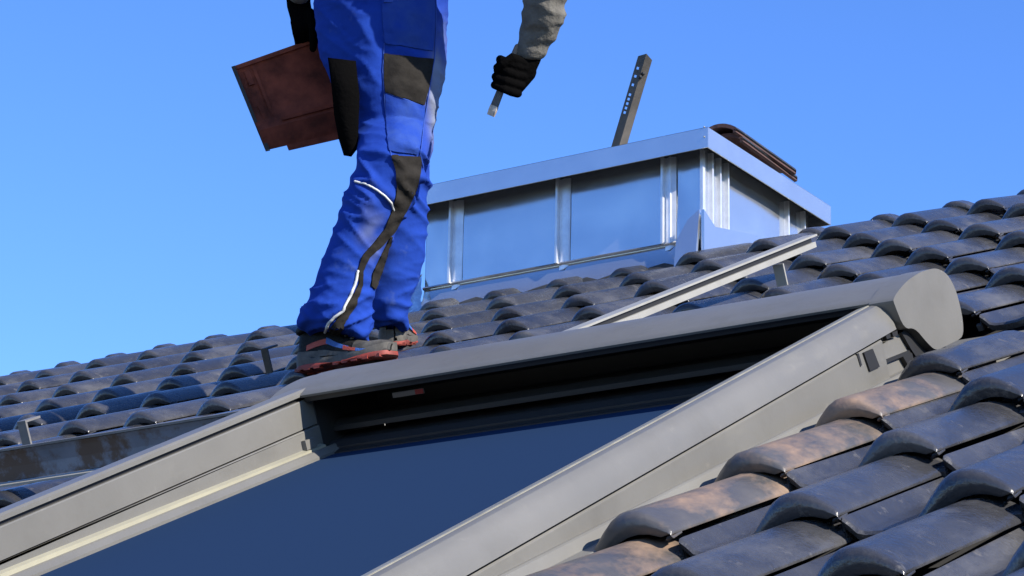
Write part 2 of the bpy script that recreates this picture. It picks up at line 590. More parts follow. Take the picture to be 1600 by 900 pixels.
# left guide rail
pl = [(0.640, -0.055), (0.640, -0.020), (0.645, -0.008), (0.655, -0.001), (0.668, 0.0), (0.694, 0.0), (0.699, -0.004), (0.699, -0.011), (0.640, -0.0112)]
pl = [(0.640, -0.012), (0.642, -0.006), (0.650, -0.001), (0.660, 0.0), (0.694, 0.0), (0.699, -0.004), (0.699, -0.012)]
obj('guide_rail', along_b(pl, BB0, BB1 + 0.045, RT), M['frame'], sky_l)
pl = [(0.645, -0.10), (0.645, -0.0125), (0.688, -0.0125), (0.688, -0.10)]
obj('rail_groove', along_b(pl, BB0, BB1 + 0.03, RT), M['black_and_shade'], sky_l)
pl = [(0.647, -0.0745), (0.647, -0.0205), (0.6955, -0.0205), (0.697, -0.023), (0.697, -0.0745)]
obj('side_panel', along_b(pl, BB0, BB1 + 0.035, RT), M['frame'], sky_l)
rows = []
for b in (BB0, BB1 + 0.03):
    zt, zb = RT(b) - 0.0775, 0.004
    rows.append([(0.646, b, zb), (0.646, b, zt), (0.6985, b, zt), (0.7005, b, zt - 0.003), (0.7005, b, zb)])
obj('side_panel', grid_bm(rows, True, True), M['frame'], sky_l)
# sash ledges next to the glass
obj('sash_ledge', along_b([(0.690, -0.03), (0.690, 0.016), (0.7005, 0.0175), (0.7130, 0.0140), (0.7132, -0.03)], BB0, -1.63, lambda b: -0.004 * (b + 1.6)), M['ledge_sunlit'], sky_l)
obj('sash_strip', along_b([(0.7134, -0.03), (0.7134, 0.0100), (0.7190, 0.0085), (0.7300, -0.0010), (0.7300, -0.03)], BB0, -1.60, lambda b: 0.0), M['frame'], sky_l)
obj('clip', bevel(box_bm(0.701, 0.711, -1.69, -1.655, 0.017, 0.036), 0.003), M['frame'], sky_l)
# right inner side under the rail
obj('side_panel', along_b([(1.908, -0.02), (1.908, 0.06), (1.918, 0.06), (1.918, -0.02)], BB0, BB1, lambda b: 0.0), M['frame'], sky_l)
# outer board under the right rail and the flashing at its foot
rows = []
for b in (BB0, -1.705):
    rows.append([(1.92, b, -0.03), (1.92, b, RB(b) - 0.001), (1.9605, b, RB(b) - 0.005), (1.9625, b, RB(b) - 0.008), (1.9625, b, -0.03)])
obj('outer_board', grid_bm(rows, True, True), M['frame'], sky_l)
rows = []
FL = lambda b: 0.017 - 0.0155 * (b + 2.946)
for b in (BB0, -1.60):
    z = FL(b) - 0.002
    rows.append([(1.955, b, -0.05), (1.955, b, z), (1.9670, b, z), (1.9705, b, z - 0.002), (1.975, b, z - 0.018), (2.012, b, -0.028), (2.06, b, -0.036), (2.06, b, -0.05)])
obj('flashing', grid_bm(rows, True, True), M['flash'], sky_l)
rows = [[(0.52, b, -0.05), (0.52, b, -0.03), (0.60, b, -0.02), (0.632, b, 0.05), (0.640, b, 0.05), (0.640, b, -0.05)] for b in (BB0, -1.30)]
obj('flashing', grid_bm(rows, True, True), M['flash'], sky_l)
obj('flashing', box_bm(0.60, 2.02, -1.362, -1.08, -0.06, -0.045), M['flash'], sky_l)
# brackets between rail, cap and flashing
DK = M['black_and_shade']
bm = bmesh.new()
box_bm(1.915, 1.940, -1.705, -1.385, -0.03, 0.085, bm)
obj('recess_shade_block', bm, DK, sky_l)  # solid black block standing in for the shade of the recess


def on_a(x, y, a):
    """roof b, z where the sight line of pixel x, y meets the plane a = const"""
    ray = Vector(((x - 800) / F, (y - 450) / F, 1))
    mtx = Matrix((ray, -CU, -CN)).transposed()
    s = mtx.inverted() @ (CT + CH * a)
    return s[1], s[2]


def plate(name, pts, a0, a1, m, parent=sky_l):
    poly = [on_a(x, y, a1) for x, y in pts]
    return obj(name, extrude_bm(poly, a0, a1, lambda t, u, v: (t, u, v)), m, parent)


plate('bracket_plate', [(1366, 546), (1406, 521), (1422, 546), (1378, 564)], 1.941, 1.957, M['frame'])
plate('bracket_plate', [(1385, 567), (1410, 557), (1423, 583), (1391, 602)], 1.941, 1.953, M['frame'])
plate('bracket_block', [(1350, 551), (1364, 545), (1375, 573), (1360, 580)], 1.941, 1.966, DK)
plate('bracket_pin', [(1339, 553), (1342, 552), (1347, 570), (1345, 573)], 1.941, 1.964, DK)
plate('bracket_lug', [(1384, 524), (1391, 521), (1392, 528), (1386, 530)], 1.958, 1.966, DK)
plate('bracket_lug', [(1394, 520), (1402, 516), (1403, 524), (1396, 526)], 1.958, 1.966, DK)
plate('bracket_block', [(1411, 557), (1425, 551), (1430, 570), (1421, 574)], 1.941, 1.962, DK)

plate('gap_shade_plate', [(1376, 565), (1421, 547), (1424, 552), (1379, 570)], 1.958, 1.9605, DK)  # thin black plates drawn as the shade in the gaps between brackets
plate('gap_shade_plate', [(1376, 568), (1381, 567), (1392, 600), (1388, 603)], 1.958, 1.9605, DK)
plate('gap_shade_plate', [(1409, 520), (1418, 507), (1425, 506), (1452, 548), (1432, 558), (1424, 546)], 1.958, 1.9640, DK)

# shutter box: curved skin, inner lining, rounded end caps
SK = [(-1.656, 0.1170), (-1.658, 0.1215), (-1.654, 0.1250), (-1.640, 0.1285), (-1.615, 0.1335), (-1.590, 0.1380), (-1.565, 0.1412), (-1.540, 0.1430), (-1.51, 0.1435), (-1.46, 0.140), (-1.415, 0.130), (-1.385, 0.111), (-1.372, 0.082), (-1.370, 0.03)]
IN = [(b + (0.004 if i < 4 else 0.0), z - 0.004) for i, (b, z) in enumerate(SK)]
IN[0] = (-1.650, 0.1170)
IN[-1] = (-1.374, 0.03)
IN[-2] = (-1.376, 0.084)
bm = extrude_bm(SK + IN[::-1], 0.6535, 1.933, lambda t, u, v: (t, u, v))
o = obj('shutter_cover', bm, M['frame'], sky_l, smooth=35)
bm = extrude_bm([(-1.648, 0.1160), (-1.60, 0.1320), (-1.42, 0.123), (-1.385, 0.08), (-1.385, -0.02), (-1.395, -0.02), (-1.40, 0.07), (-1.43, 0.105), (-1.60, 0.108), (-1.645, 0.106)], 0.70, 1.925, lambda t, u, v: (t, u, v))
obj('shutter_lining', bm, M['frame_shaded'], sky_l)


def cap_poly(d=0.0):
    raw = [(-1.640, 0.066), (-1.6600, 0.115), (-1.660, 0.1235), (-1.622, 0.1345), (-1.582, 0.1420), (-1.52, 0.1458), (-1.45, 0.1415), (-1.408, 0.126), (-1.386, 0.104), (-1.374, 0.075), (-1.374, 0.03), (-1.390, 0.002), (-1.525, 0.004), (-1.556, 0.025), (-1.595, 0.060)]
    for _ in range(2):
        out = []
        for k in range(len(raw)):
            (b0, z0), (b1, z1) = raw[k], raw[(k + 1) % len(raw)]
            dd = math.hypot(b1 - b0, z1 - z0)
            q = min(0.25, 0.012 / dd)
            out += [(b0 + (b1 - b0) * q, z0 + (z1 - z0) * q), (b1 - (b1 - b0) * q, z1 - (z1 - z0) * q)]
        raw = out
    return raw


bm = extrude_bm(cap_poly(), 1.9325, 1.979, lambda t, u, v: (t, u, v))
obj('end_cap', bm, M['frame'], sky_l, smooth=40)
bm = extrude_bm([(-1.52 + (b + 1.52) * 0.955, z - 0.0055) for b, z in cap_poly()], 0.610, 0.6530, lambda t, u, v: (t, u, v))
obj('end_cap', bm, M['frame'], sky_l, smooth=40)
# dark inner end cheek at the left, sash head rails; shade of the box put into their colour
obj('inner_cheek', box_bm(0.690, 0.700, -1.62, -1.40, -0.02, 0.112), M['frame_shaded'], sky_l)
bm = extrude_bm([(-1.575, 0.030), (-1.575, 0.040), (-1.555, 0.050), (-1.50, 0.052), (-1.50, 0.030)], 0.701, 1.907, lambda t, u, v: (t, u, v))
obj('sash_head', bm, M['frame_shaded'], sky_l)
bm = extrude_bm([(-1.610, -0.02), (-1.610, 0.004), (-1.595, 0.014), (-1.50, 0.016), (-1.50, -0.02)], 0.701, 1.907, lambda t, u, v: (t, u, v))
obj('sash_head', bm, M['frame_shaded'], sky_l)
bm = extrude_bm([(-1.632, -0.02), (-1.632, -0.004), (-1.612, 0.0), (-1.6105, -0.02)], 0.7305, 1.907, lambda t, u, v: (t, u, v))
obj('sash_strip', bm, M['frame_shaded'], sky_l)
obj('glass_pane', box_bm(0.726, 1.908, BB0, -1.615, -0.016, -0.0065), M['glass'], sky_l)
obj('shade_backing', box_bm(0.660, 1.95, BB0, -1.40, -0.08, -0.06), M['black_and_shade'], sky_l)
# little grey and red sticker inside the box
st = obj('sticker', box_bm(0.86, 0.935, -1.5775, -1.576, 0.078, 0.088), M['sticker'], sky_l)
obj('sticker_mark', box_bm(0.915, 0.934, -1.5790, -1.5778, 0.0785, 0.0875), M['sticker_red'], st)

# ------------------------------------------------------------------ chimney clad in sheet metal
chim = thing('sheet_metal_chimney', 'shiny sheet-metal clad chimney box with seams at the ridge', 'chimney', (0, 0, 0))
WX0, WX1, WY0, WY1 = -0.877, 0.152, 1.080, 1.785
ZT = 0.880
FOLD = 0.583
obj('core', box_bm(WX0 + 0.012, WX1 - 0.012, WY0 + 0.012, WY1 - 0.012, 0.35, ZT), M['lead'], chim)


def panel(name, p0, p1, z0, z1, nrm, m, seed, amp=0.0016, bow=0.004, nx=10, nz=8):
    """thin sheet between two plan points, slightly buckled"""
    p0, p1, nrm = Vector((*p0, 0)), Vector((*p1, 0)), Vector((*nrm, 0))
    rows = []
    for k in range(nz + 1):
        r = []
        for i in range(nx + 1):
            u, v = i / nx, k / nz
            p = p0.lerp(p1, u)
            za = z0[0] * (1 - u) + z0[1] * u
            zz = za + (z1 - za) * v
            edge = min(1, 6 * u, 6 * (1 - u)) * min(1, 5 * v, 5 * (1 - v))
            d = edge * (amp * noise.noise((u * 2.2 + seed, v * 2.0, seed * 3.1)) * 2 + bow * (0.5 - abs(v - 0.5)) * math.sin(seed))
            q = p + nrm * d
            r.append((q.x, q.y, zz))
        rows.append(r)
    bm = grid_bm(rows)
    return obj(name, bm, m, chim, smooth=True)


seam_x = [WX0, -0.770, -0.362, 0.020, WX1]
for i in range(4):
    panel('wall_panel', (seam_x[i] + 0.001, WY0), (seam_x[i + 1] - 0.001, WY0), (FOLD, FOLD), ZT, (0, -1), M['zinc'], i + 1.3)
side_y = [WY0, 1.215, 1.62, WY1]
for i in range(3):
    panel('wall_panel', (WX1, side_y[i] + 0.001), (WX1, side_y[i + 1] - 0.001), (0.56, 0.60), ZT, (1, 0), M['zinc'], i + 6.1)
panel('wall_panel', (WX0, WY1), (WX0, WY0), (0.5, 0.5), ZT, (-1, 0), M['zinc'], 11.2)
panel('wall_panel', (WX1, WY1), (WX0, WY1), (0.4, 0.4), ZT, (0, 1), M['zinc'], 12.2)


def seam_front(x, z0=FOLD, z1=ZT - 0.015, h=0.024, w=0.007):
    bm = box_bm(x - w / 2, x + w / 2, WY0 - h, WY0 + 0.004, z0, z1)
    ss = obj('standing_seam', bevel(bm, 0.0032, 3), M['zinc_seam'], chim, smooth=60)
    # folded strip beside the upstand
    bm = grid_bm([[(x + w / 2, WY0 - 0.0065, z0 - 0.02), (x + w / 2 + 0.017, WY0 - 0.0095, z0 - 0.02), (x + w / 2 + 0.036, WY0 - 0.002, z0 - 0.005)],
                  [(x + w / 2, WY0 - 0.0065, z1), (x + w / 2 + 0.017, WY0 - 0.0095, z1), (x + w / 2 + 0.036, WY0 - 0.002, z1)]])
    obj('seam_fold', bm, M['zinc_seam'], ss, smooth=True)


seam_front(-0.770)
seam_front(-0.362)
seam_front(0.020)
obj('standing_seam', bevel(box_bm(0.040, 0.045, WY0 - 0.014, WY0 + 0.004, FOLD, ZT - 0.015), 0.0023, 3), M['zinc_seam'], chim, smooth=60)
obj('standing_seam', bevel(box_bm(WX1 - 0.004, WX1 + 0.006, WY0 - 0.012, WY0 + 0.004, FOLD - 0.03, ZT - 0.012), 0.0035, 3), M['zinc_seam'], chim, smooth=60)
for y in (1.115, 1.165, 1.215, 1.62, 1.735):
    obj('standing_seam', bevel(box_bm(WX1 - 0.004, WX1 + 0.016, y - 0.004, y + 0.004, 0.60, ZT - 0.012), 0.0035, 3), M['zinc_seam'], chim, smooth=60)
# horizontal fold and base flashing along the front
rf = lambda y: y / CP * SP     # roof height under y (lattice plane)
rows = [[(x, WY0 - 0.010, FOLD - 0.005), (x, WY0 - 0.014, FOLD), (x, WY0 - 0.010, FOLD + 0.005), (x, WY0 + 0.004, FOLD + 0.004), (x, WY0 + 0.004, FOLD - 0.005)] for x in (WX0, 0.085)]
obj('fold_seam', grid_bm(rows, True, True), M['zinc'], chim)
rows = []
for z, dy in ((FOLD - 0.004, 0.003), (0.565, 0.006), (0.54, 0.012), (0.515, 0.025), (0.47, 0.05)):
    rows.append([(WX0 - 0.0 + (0.96) * i / 16, WY0 - dy - 0.0015 * noise.noise((i * 0.4, z * 9, 2)), z) for i in range(17)])
obj('base_flashing', grid_bm(rows), M['zinc'], chim, smooth=True)
# corner piece with a chamfered top that wraps to the side
zc = 0.585
poly = [(0.083, 0.46), (0.083, 0.575), (0.118, 0.640), (0.156, 0.668), (0.156, 0.46)]
bm = extrude_bm(poly, WY0 - 0.030, WY0 - 0.018, lambda t, u, v: (u, t - 0.16 * (0.668 - v), v))
obj('corner_flashing', bevel(bm, 0.003, 2), M['zinc'], chim)
poly = [(WY0 - 0.030, 0.46), (WY0 - 0.030, 0.665), (1.12, 0.630), (1.30, 0.665), (1.42, 0.690), (1.50, 0.62), (1.50, 0.46)]
bm = extrude_bm(poly, WX1 + 0.010, WX1 + 0.020, lambda t, u, v: (t, u, v))
obj('corner_flashing', bevel(bm, 0.003, 2), M['zinc'], chim)
# crumpled corner flare at the left
rows = []
for k in range(7):
    v = k / 6
    rows.append([(WX0 - 0.01 - 0.085 * v * (i / 8) ** 1.2 + 0.01 * noise.noise((i * 0.9, k * 0.8, 1)) + (0.045 if i == 0 else 0) * v, WY0 - 0.006 - 0.05 * v - 0.012 * abs(math.sin(i * 1.9 + k * 0.5)) * v, 0.635 - 0.15 * v) for i in range(9)])
obj('corner_flare', grid_bm(rows), M['zinc_crumpled'], chim, smooth=True)
# dark apron strip at the foot, over the tile ends
rows = []
for b, z in ((1.200, 0.010), (1.15, -0.004), (1.09, -0.024)):
    rows.append([tuple(roofp(-0.98 + 1.10 * i / 24, b, z + 0.004 * math.sin(i * 2.1))) for i in range(25)])
obj('apron', grid_bm(rows), M['lead'], chim, smooth=True)
# cap: fascia ring, drip, top sheet
KX0, KX1, KY0, KY1 = -0.935, 0.212, 1.003, 1.835
KZ0, KZ1 = 0.843, 0.9075
bm = bmesh.new()
for (x0, x1, y0, y1) in ((KX0, KX1, KY0, KY0 + 0.004), (KX0, KX1, KY1 - 0.004, KY1), (KX0, KX0 + 0.004, KY0 + 0.0045, KY1 - 0.0045), (KX1 - 0.004, KX1, KY0 + 0.0045, KY1 - 0.0045)):
    box_bm(x0, x1, y0, y1, KZ0, KZ1, bm)
capf = obj('cap_fascia', bm, M['zinc'], chim)
rows = []
for i in range(9):
    rows.append([(KX0 + 0.001 + (KX1 - KX0 - 0.002) * i / 8, KY0 + 0.001 + (KY1 - KY0 - 0.002) * j / 8, KZ1 + 0.0015 + 0.0015 * noise.noise((i, j, 3))) for j in range(9)])
obj('cap_top', grid_bm(rows), M['zinc'], chim, smooth=True)
obj('cap_soffit', box_bm(KX0 + 0.006, KX1 - 0.006, KY0 + 0.006, KY1 - 0.006, ZT + 0.002, ZT + 0.006), M['lead'], chim)
for k, (y, z) in enumerate(((KY0 - 0.0012, 0.910), (KY0 - 0.0012, 0.878))):
    obj('rivet', tube_bm([(KX1 - 0.012, y + 0.001, z), (KX1 - 0.012, y - 0.0004, z)], [0.0025, 0.0025], 8), M['alu'], capf)

# tiles lying on top of the chimney cap
def loose_tile(name, label, mats, loc, rotz, tilt, roll=0.0, group=None):
    root = thing(name, label, 'roof tile', loc, (tilt, roll, rotz), group)
    prof = [(s * W, z) for s, z in PROF]
    ys = [0, 0.008, 0.025, 0.05, 0.2, 0.36, 0.385]
    top = []
    for y in ys:
        k = max(0, 1 - y / 0.05)
        top.append([(x, y, z - k * k * 0.018 * max(0, z) / 0.05) for x, z in prof])
    bm = grid_bm(top)
    obj('glazed_face', bm, mats[0], root, smooth=True)
    low = [[(x, y, z - 0.012) for x, y, z in r] for r in top]
    bm = grid_bm(low)
    ring_t = top[0] + [r[-1] for r in top[1:]] + top[-1][-2::-1] + [r[0] for r in top[-2:0:-1]]
    ring_l = low[0] + [r[-1] for r in low[1:]] + low[-1][-2::-1] + [r[0] for r in low[-2:0:-1]]
    grid_bm([[(x, y, z - 0.0005) for x, y, z in ring_t], ring_l], True, False, bm)
    for y in (0.345,):
        box_bm(-W + 0.03, -W * 0.56, y, y + 0.016, -0.046, -0.033, bm)
    obj('clay_body', bm, mats[1], root, smooth=False)
    return root


loose_tile('loose_tile', 'upper dark tile lying on the chimney cap', (M['tile'], M['terracotta']), (0.205, 1.195, KZ1 + 0.062), R(-2), R(-3), R(4), 'tiles laid on the chimney cap')
loose_tile('loose_tile', 'lower dark tile with terracotta edge lying on the chimney cap', (M['tile'], M['terracotta']), (0.210, 1.23, KZ1 + 0.042), R(1), R(-1.5), R(2), 'tiles laid on the chimney cap')

# ------------------------------------------------------------------ perforated angle bar stuck up from the chimney
DB = to_px(Vector((-0.12, KY0, KZ1))).z + 0.10
base = px(965, 236, DB)
topc = px(1010, 84, DB - 0.02)
axis = (topc - base)
alen = axis.length
az_ = axis.normalized()
toward = (CAM - base).normalized()
axx = toward.cross(az_).normalized()      # to the image right
fwd_ = az_.cross(axx).normalized()
if fwd_.dot(toward) < 0:
    fwd_ = -fwd_
bar = thing('angle_bar', 'upright perforated steel angle bar leaning up from the chimney top', 'metal bar', base)
bmats = Matrix((axx, fwd_, az_)).transposed()
ww, ap = 0.023, 0.016


def flange(side, holes):
    """one leg of the angle, from the spine (front) to its outer edge; square holes cut through"""
    bm = bmesh.new()
    zs = [-0.03]
    for h0, h1 in holes:
        zs += [h0, h1]
    zs.append(alen)
    us = [0.0, 0.42, 0.72, 1.0]
    for layer in (0.0, -0.003):
        for i in range(len(zs) - 1):
            for j in range(3):
                if holes and j == 1 and i % 2 == 1:
                    continue
                q = []
                for (uu, zz) in ((us[j], zs[i]), (us[j + 1], zs[i]), (us[j + 1], zs[i + 1]), (us[j], zs[i + 1])):
                    q.append(bm.verts.new(bmats @ Vector((side * ww * uu + (0.001 if layer and side < 0 else 0), ap * (1 - uu) - ap * 0.3 + layer, zz - (0.014 * uu if zz == zs[-1] else 0)))))
                bm.faces.new(q)
    return bm


obj('flange', flange(-1, []), M['steel'], bar)
hl = [0.09 + 0.0] and [(0.118 + 0.0145 * k, 0.126 + 0.0145 * k) for k in range(5)] + [(0.208, 0.216), (0.236, 0.244), (0.262, 0.270)]
obj('flange', flange(1, hl), M['steel'], bar)
pp = px(1000, 120, DB - 0.03) - base
obj('bolt', tube_bm([pp - fwd_ * 0.012, pp + fwd_ * 0.004, pp + fwd_ * 0.012], [0.007, 0.008, 0.006], 8), M['black_and_shade'], bar)
pp = px(1005, 115, DB - 0.03) - base
obj('bolt', tube_bm([pp - fwd_ * 0.008, pp + fwd_ * 0.006], [0.006, 0.006], 8), M['black_and_shade'], bar)

# ------------------------------------------------------------------ mounting rail on a hook, roof hooks, rusty strip
rail = thing('mounting_rail', 'pale slotted aluminium rail running up the slope above the skylight', 'rail', rot=(PITCH, 0, 0))
A0, RZ = 0.990, 0.091
obj('rail_flange', bevel(box_bm(A0 - 0.020, A0 + 0.018, -1.15, 0.185, RZ + 0.002, RZ + 0.007), 0.001, 1), M['alu'], rail)
obj('rail_web', bevel(box_bm(A0 - 0.020, A0 + 0.019, -1.15, 0.165, RZ - 0.024, RZ - 0.010), 0.001, 1), M['alu'], rail)
obj('rail_slot', box_bm(A0 - 0.016, A0 + 0.011, -1.149, 0.160, RZ - 0.0095, RZ + 0.0015), M['black_and_shade'], rail)


def roof_hook(label, a, b, z0, h, top, w=0.028, th=0.006, m=M['hook'], grp='roof hooks on the tiles', post_b=0.0):
    root = thing('roof_hook', label, 'roof hook', roofp(a, b, z0), (PITCH, 0, 0), grp)
    obj('post', bevel(box_bm(-w / 2, w / 2, -th / 2, th / 2, -0.03, h - th), 0.001, 1), m, root)
    if top:
        obj('top_bend', bevel(box_bm(-w / 2, w / 2, -th / 2, top, h - th + 0.0004, h), 0.001, 1), m, root)
    obj('foot', bevel(box_bm(-w / 2, w / 2, th / 2 + 0.0005, 0.12, -0.034, -0.028), 0.001, 1), m, root)
    return root


roof_hook('steel hook holding up the pale mounting rail', A0 + 0.006, -0.045, 0.0, 0.0665, 0.0, m=M['alu'])
ha, hb = px_roof(44, 700, 0.012)
roof_hook('bare roof hook standing near the rusty strip at far left', ha, hb, 0.012, 0.070, 0.055, w=0.028)
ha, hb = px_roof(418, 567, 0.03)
roof_hook('roof hook in the worker shadow behind his heel', ha, hb, 0.03, 0.042, 0.050, w=0.022, m=M['steel'])  # darker steel puts the worker's shadow into this hook's colour

strip = thing('rusty_strip', 'rust-stained zinc channel lying across the tiles left of the skylight', 'metal strip', rot=(PITCH, 0, 0))
SB = -1.70
rows = []
for i in range(13):
    a = -1.6 + 2.18 * i / 12
    wv = 0.0015 * noise.noise((i * 0.7, 0, 5))
    rows.append([(a, SB + 0.030, 0.108 + wv), (a, SB + 0.002, 0.112 + wv), (a, SB - 0.003, 0.110 + wv), (a, SB + 0.001, 0.100), (a, SB + 0.004 + wv, 0.075), (a, SB + 0.002, 0.046)])
obj('web', grid_bm(rows), M['rusty'], strip)
obj('bottom_flange', box_bm(-1.6, 0.58, SB - 0.035, SB + 0.004, 0.040, 0.0445), M['alu'], strip)
obj('rim', box_bm(-1.6, 0.58, SB - 0.006, SB + 0.001, 0.1115, 0.1165), M['hook'], strip)
for k in range(3):
    obj('packer', box_bm(-1.4 + 0.85 * k, -1.34 + 0.85 * k, SB - 0.03, SB, -0.02, 0.0395), M['steel'], strip)


# ------------------------------------------------------------------ the worker
RIGHT = Vector((CH.x, CY.x, CZ.x)).normalized()
FWD = Vector((CH.z, CY.z, 0)).normalized()
UP = Vector((0, 0, 1))
SIDE = FWD.cross(UP).normalized()        # horizontal, to the image right


def pm(d):
    return d / F


def ring(cx, cy, hw, d, rd, seg=36, tilt=0.0, power=1.0):
    c = px(cx, cy, d)
    s = hw * pm(d)
    out = []
    for k in range(seg):
        t = 2 * math.pi * k / seg
        ct, st_ = math.cos(t), math.sin(t)
        out.append(c + SIDE * (s * ct) + FWD * (rd * st_) + UP * (tilt * s * ct))
    return out


def loft(secs, tilt=0.0):
    return grid_bm([ring(*q[:5], tilt=(q[5] if len(q) > 5 else tilt)) for q in secs], True, True)


na, nb = px_roof(468, 580, 0.030)
HEEL = roofp(na, nb, 0.024)
fa, fb = px_roof(611, 540, 0.020)
HEEL2 = roofp(fa, fb, 0.018)
DN = to_px(HEEL).z - 0.06
DF = to_px(HEEL2).z
DP = (DN + DF) / 2 + 0.05
person = thing('person', 'roofer in blue work trousers and black gloves standing on the tiles', 'person', (HEEL + HEEL2) / 2)
PO = person.location.copy()


def pchild(name, me_or_bm, m, smooth=True, parent=None):
    if isinstance(me_or_bm, bpy.types.Mesh):
        me_or_bm.materials.clear()
        me_or_bm.materials.append(m)
    o = obj(name, me_or_bm, m, None, smooth)
    o.parent = parent or person
    o.matrix_parent_inverse = Matrix.Identity(4) if parent else Matrix.Translation(-PO)
    return o


pelvis = loft([(598, -62, 92, DP, 0.105), (597, -30, 100, DP, 0.115), (595, 20, 107, DP, 0.128), (598, 60, 103, DP, 0.135), (601, 95, 97, DP, 0.135), (605, 130, 88, DP, 0.13), (608, 165, 76, DP, 0.12), (611, 200, 60, DP, 0.09)])
near = loft([(606, 60, 80, DP - 0.03, 0.10), (607, 110, 80, DP - 0.04, 0.10), (611, 160, 74, DP - 0.05, 0.098), (614, 205, 63, DP - 0.05, 0.092), (613, 245, 56, DN + 0.02, 0.085),
             (606, 275, 54, DN + 0.01, 0.083), (594, 310, 52, DN, 0.080), (575, 350, 50, DN, 0.077), (556, 395, 48, DN, 0.074), (541, 440, 48, DN, 0.074), (531, 475, 51, DN, 0.080),
             (524, 500, 56, DN, 0.086), (523, 513, 55, DN, 0.085, -0.05), (531, 525, 46, DN, 0.074, -0.22)])
far = loft([(628, 100, 62, DP + 0.09, 0.09), (630, 180, 52, DP + 0.11, 0.088), (631, 250, 40, DF - 0.01, 0.08), (628, 300, 41, DF, 0.078), (624, 350, 43, DF, 0.076), (620, 400, 43, DF, 0.074),
            (613, 440, 40, DF, 0.074), (608, 470, 36, DF, 0.072), (606, 495, 32, DF, 0.068), (606, 506, 29, DF, 0.062, -0.25)])
trous = remeshed([pelvis, near, far], 0.0058, 5, 'trousers')


def ridge(v):
    return 1 - 2 * abs(v)


vv = trous.vertices
nrm = [v.normal.copy() for v in vv]
new = []
for v, n in zip(vv, nrm):
    p = v.co
    u, w_, dd = to_px(p)
    k_hem = max(0, min(1, (w_ - 420) / 70))
    k_knee = math.exp(-((w_ - 285) / 55) ** 2)
    k_hip = math.exp(-((w_ - 60) / 70) ** 2)
    k_mid = 0.45
    along = w_ * 0.9 + u * 0.35
    f1 = ridge(noise.noise((u * 0.010, along * 0.050, dd * 7)))
    f2 = ridge(noise.noise((u * 0.016 + 4, (w_ - 0.5 * u) * 0.034, dd * 5 + 3)))
    f3 = noise.noise((u * 0.030, w_ * 0.012, dd * 9))
    f4 = ridge(noise.noise((u * 0.022 + 9, (w_ + 0.25 * u) * 0.060, dd * 8)))
    d = 0.0135 * k_hem * (f1 ** 3 - 0.3 if f1 > 0 else -0.3) + 0.0135 * k_knee * (max(0, f2) ** 2 - 0.3) + 0.007 * k_hip * f3 + 0.0085 * k_mid * (max(0, f2) ** 2 - 0.3) + 0.0030 * f3 + 0.0016 * (max(0, f4) ** 3 - 0.2)
    new.append(p + n * d)
for v, q in zip(vv, new):
    v.co = q
trous.update()
at = trous.attributes.new('dust', 'FLOAT', 'POINT')
for i_, v in enumerate(vv):
    u, w_, dd = to_px(v.co)
    k = math.exp(-((u - 688) / 16) ** 2) * math.exp(-((w_ - 150) / 75) ** 2) * (0.45 + 1.1 * max(0, 0.4 + noise.noise(v.co * 16)))
    k += 0.55 * math.exp(-((u - 585) / 22) ** 2) * math.exp(-((w_ - 365) / 40) ** 2) * max(0, 0.25 + noise.noise(v.co * 22))
    at.data[i_].value = min(0.85, k * 1.35)
TRO = pchild('trousers', trous, M['blue'])
TB = BVHTree.FromPolygons([v.co.copy() for v in vv], [tuple(p.vertices) for p in trous.polygons])


def cast(x, y, dflt, tree=None):
    d = (px(x, y, 5.0) - CAM).normalized()
    h = (tree or TB).ray_cast(CAM, d)
    if h[0] is None:
        q = px(x, y, dflt)
        h = (tree or TB).find_nearest(q)
    return h[0], h[1]


def resample(pts, n):
    pts = [Vector((x, y, 0)) for x, y in pts]
    ds = [0.0]
    for a, b in zip(pts, pts[1:]):
        ds.append(ds[-1] + (b - a).length)
    out = []
    for i in range(n):
        t = ds[-1] * i / (n - 1)
        k = max(j for j in range(len(ds)) if ds[j] <= t + 1e-9)
        if k >= len(pts) - 1:
            out.append(pts[-1])
            continue
        f = (t - ds[k]) / max(1e-9, ds[k + 1] - ds[k])
        out.append(pts[k].lerp(pts[k + 1], f))
    return out


def patch(name, left, right, m, n=26, k=8, off=0.0028, dflt=6.5, tree=None, puff=0.0):
    """sewn-on panel that follows the cloth between two seam lines"""
    A, B = resample(left, n), resample(right, n)
    rows, nr = [], []
    for i in range(n):
        r, rn = [], []
        for j in range(k + 1):
            q = A[i].lerp(B[i], j / k)
            p, nn = cast(q.x, q.y, dflt, tree)
            u, v = i / (n - 1), j / k
            e = off + puff * min(1, 5 * u, 5 * (1 - u)) * min(1, 4 * v, 4 * (1 - v))
            r.append(p + nn * e)
            rn.append(nn)
        rows.append(r)
        nr.append(rn)
    bm = grid_bm(rows)
    # edges turned down into the cloth
    rim = rows[0] + [r[-1] for r in rows[1:]] + rows[-1][-2::-1] + [r[0] for r in rows[-2:0:-1]]
    rimn = nr[0] + [r[-1] for r in nr[1:]] + nr[-1][-2::-1] + [r[0] for r in nr[-2:0:-1]]
    grid_bm([rim, [p - n_ * (off + puff * 0.2 + 0.003) for p, n_ in zip(rim, rimn)]], True, False, bm)
    bmesh.ops.remove_doubles(bm, verts=bm.verts[:], dist=1e-5)
    return pchild(name, bm, m, 50, TRO)


def piping(name, pts, m, r=0.0022, n=40, dflt=6.5, tree=None):
    P = resample(pts, n)
    qs = []
    for q in P:
        p, nn = cast(q.x, q.y, dflt, tree)
        qs.append(p + nn * 0.0022)
    return pchild(name, tube_bm(qs, [r] * n, 6), m, True, TRO)


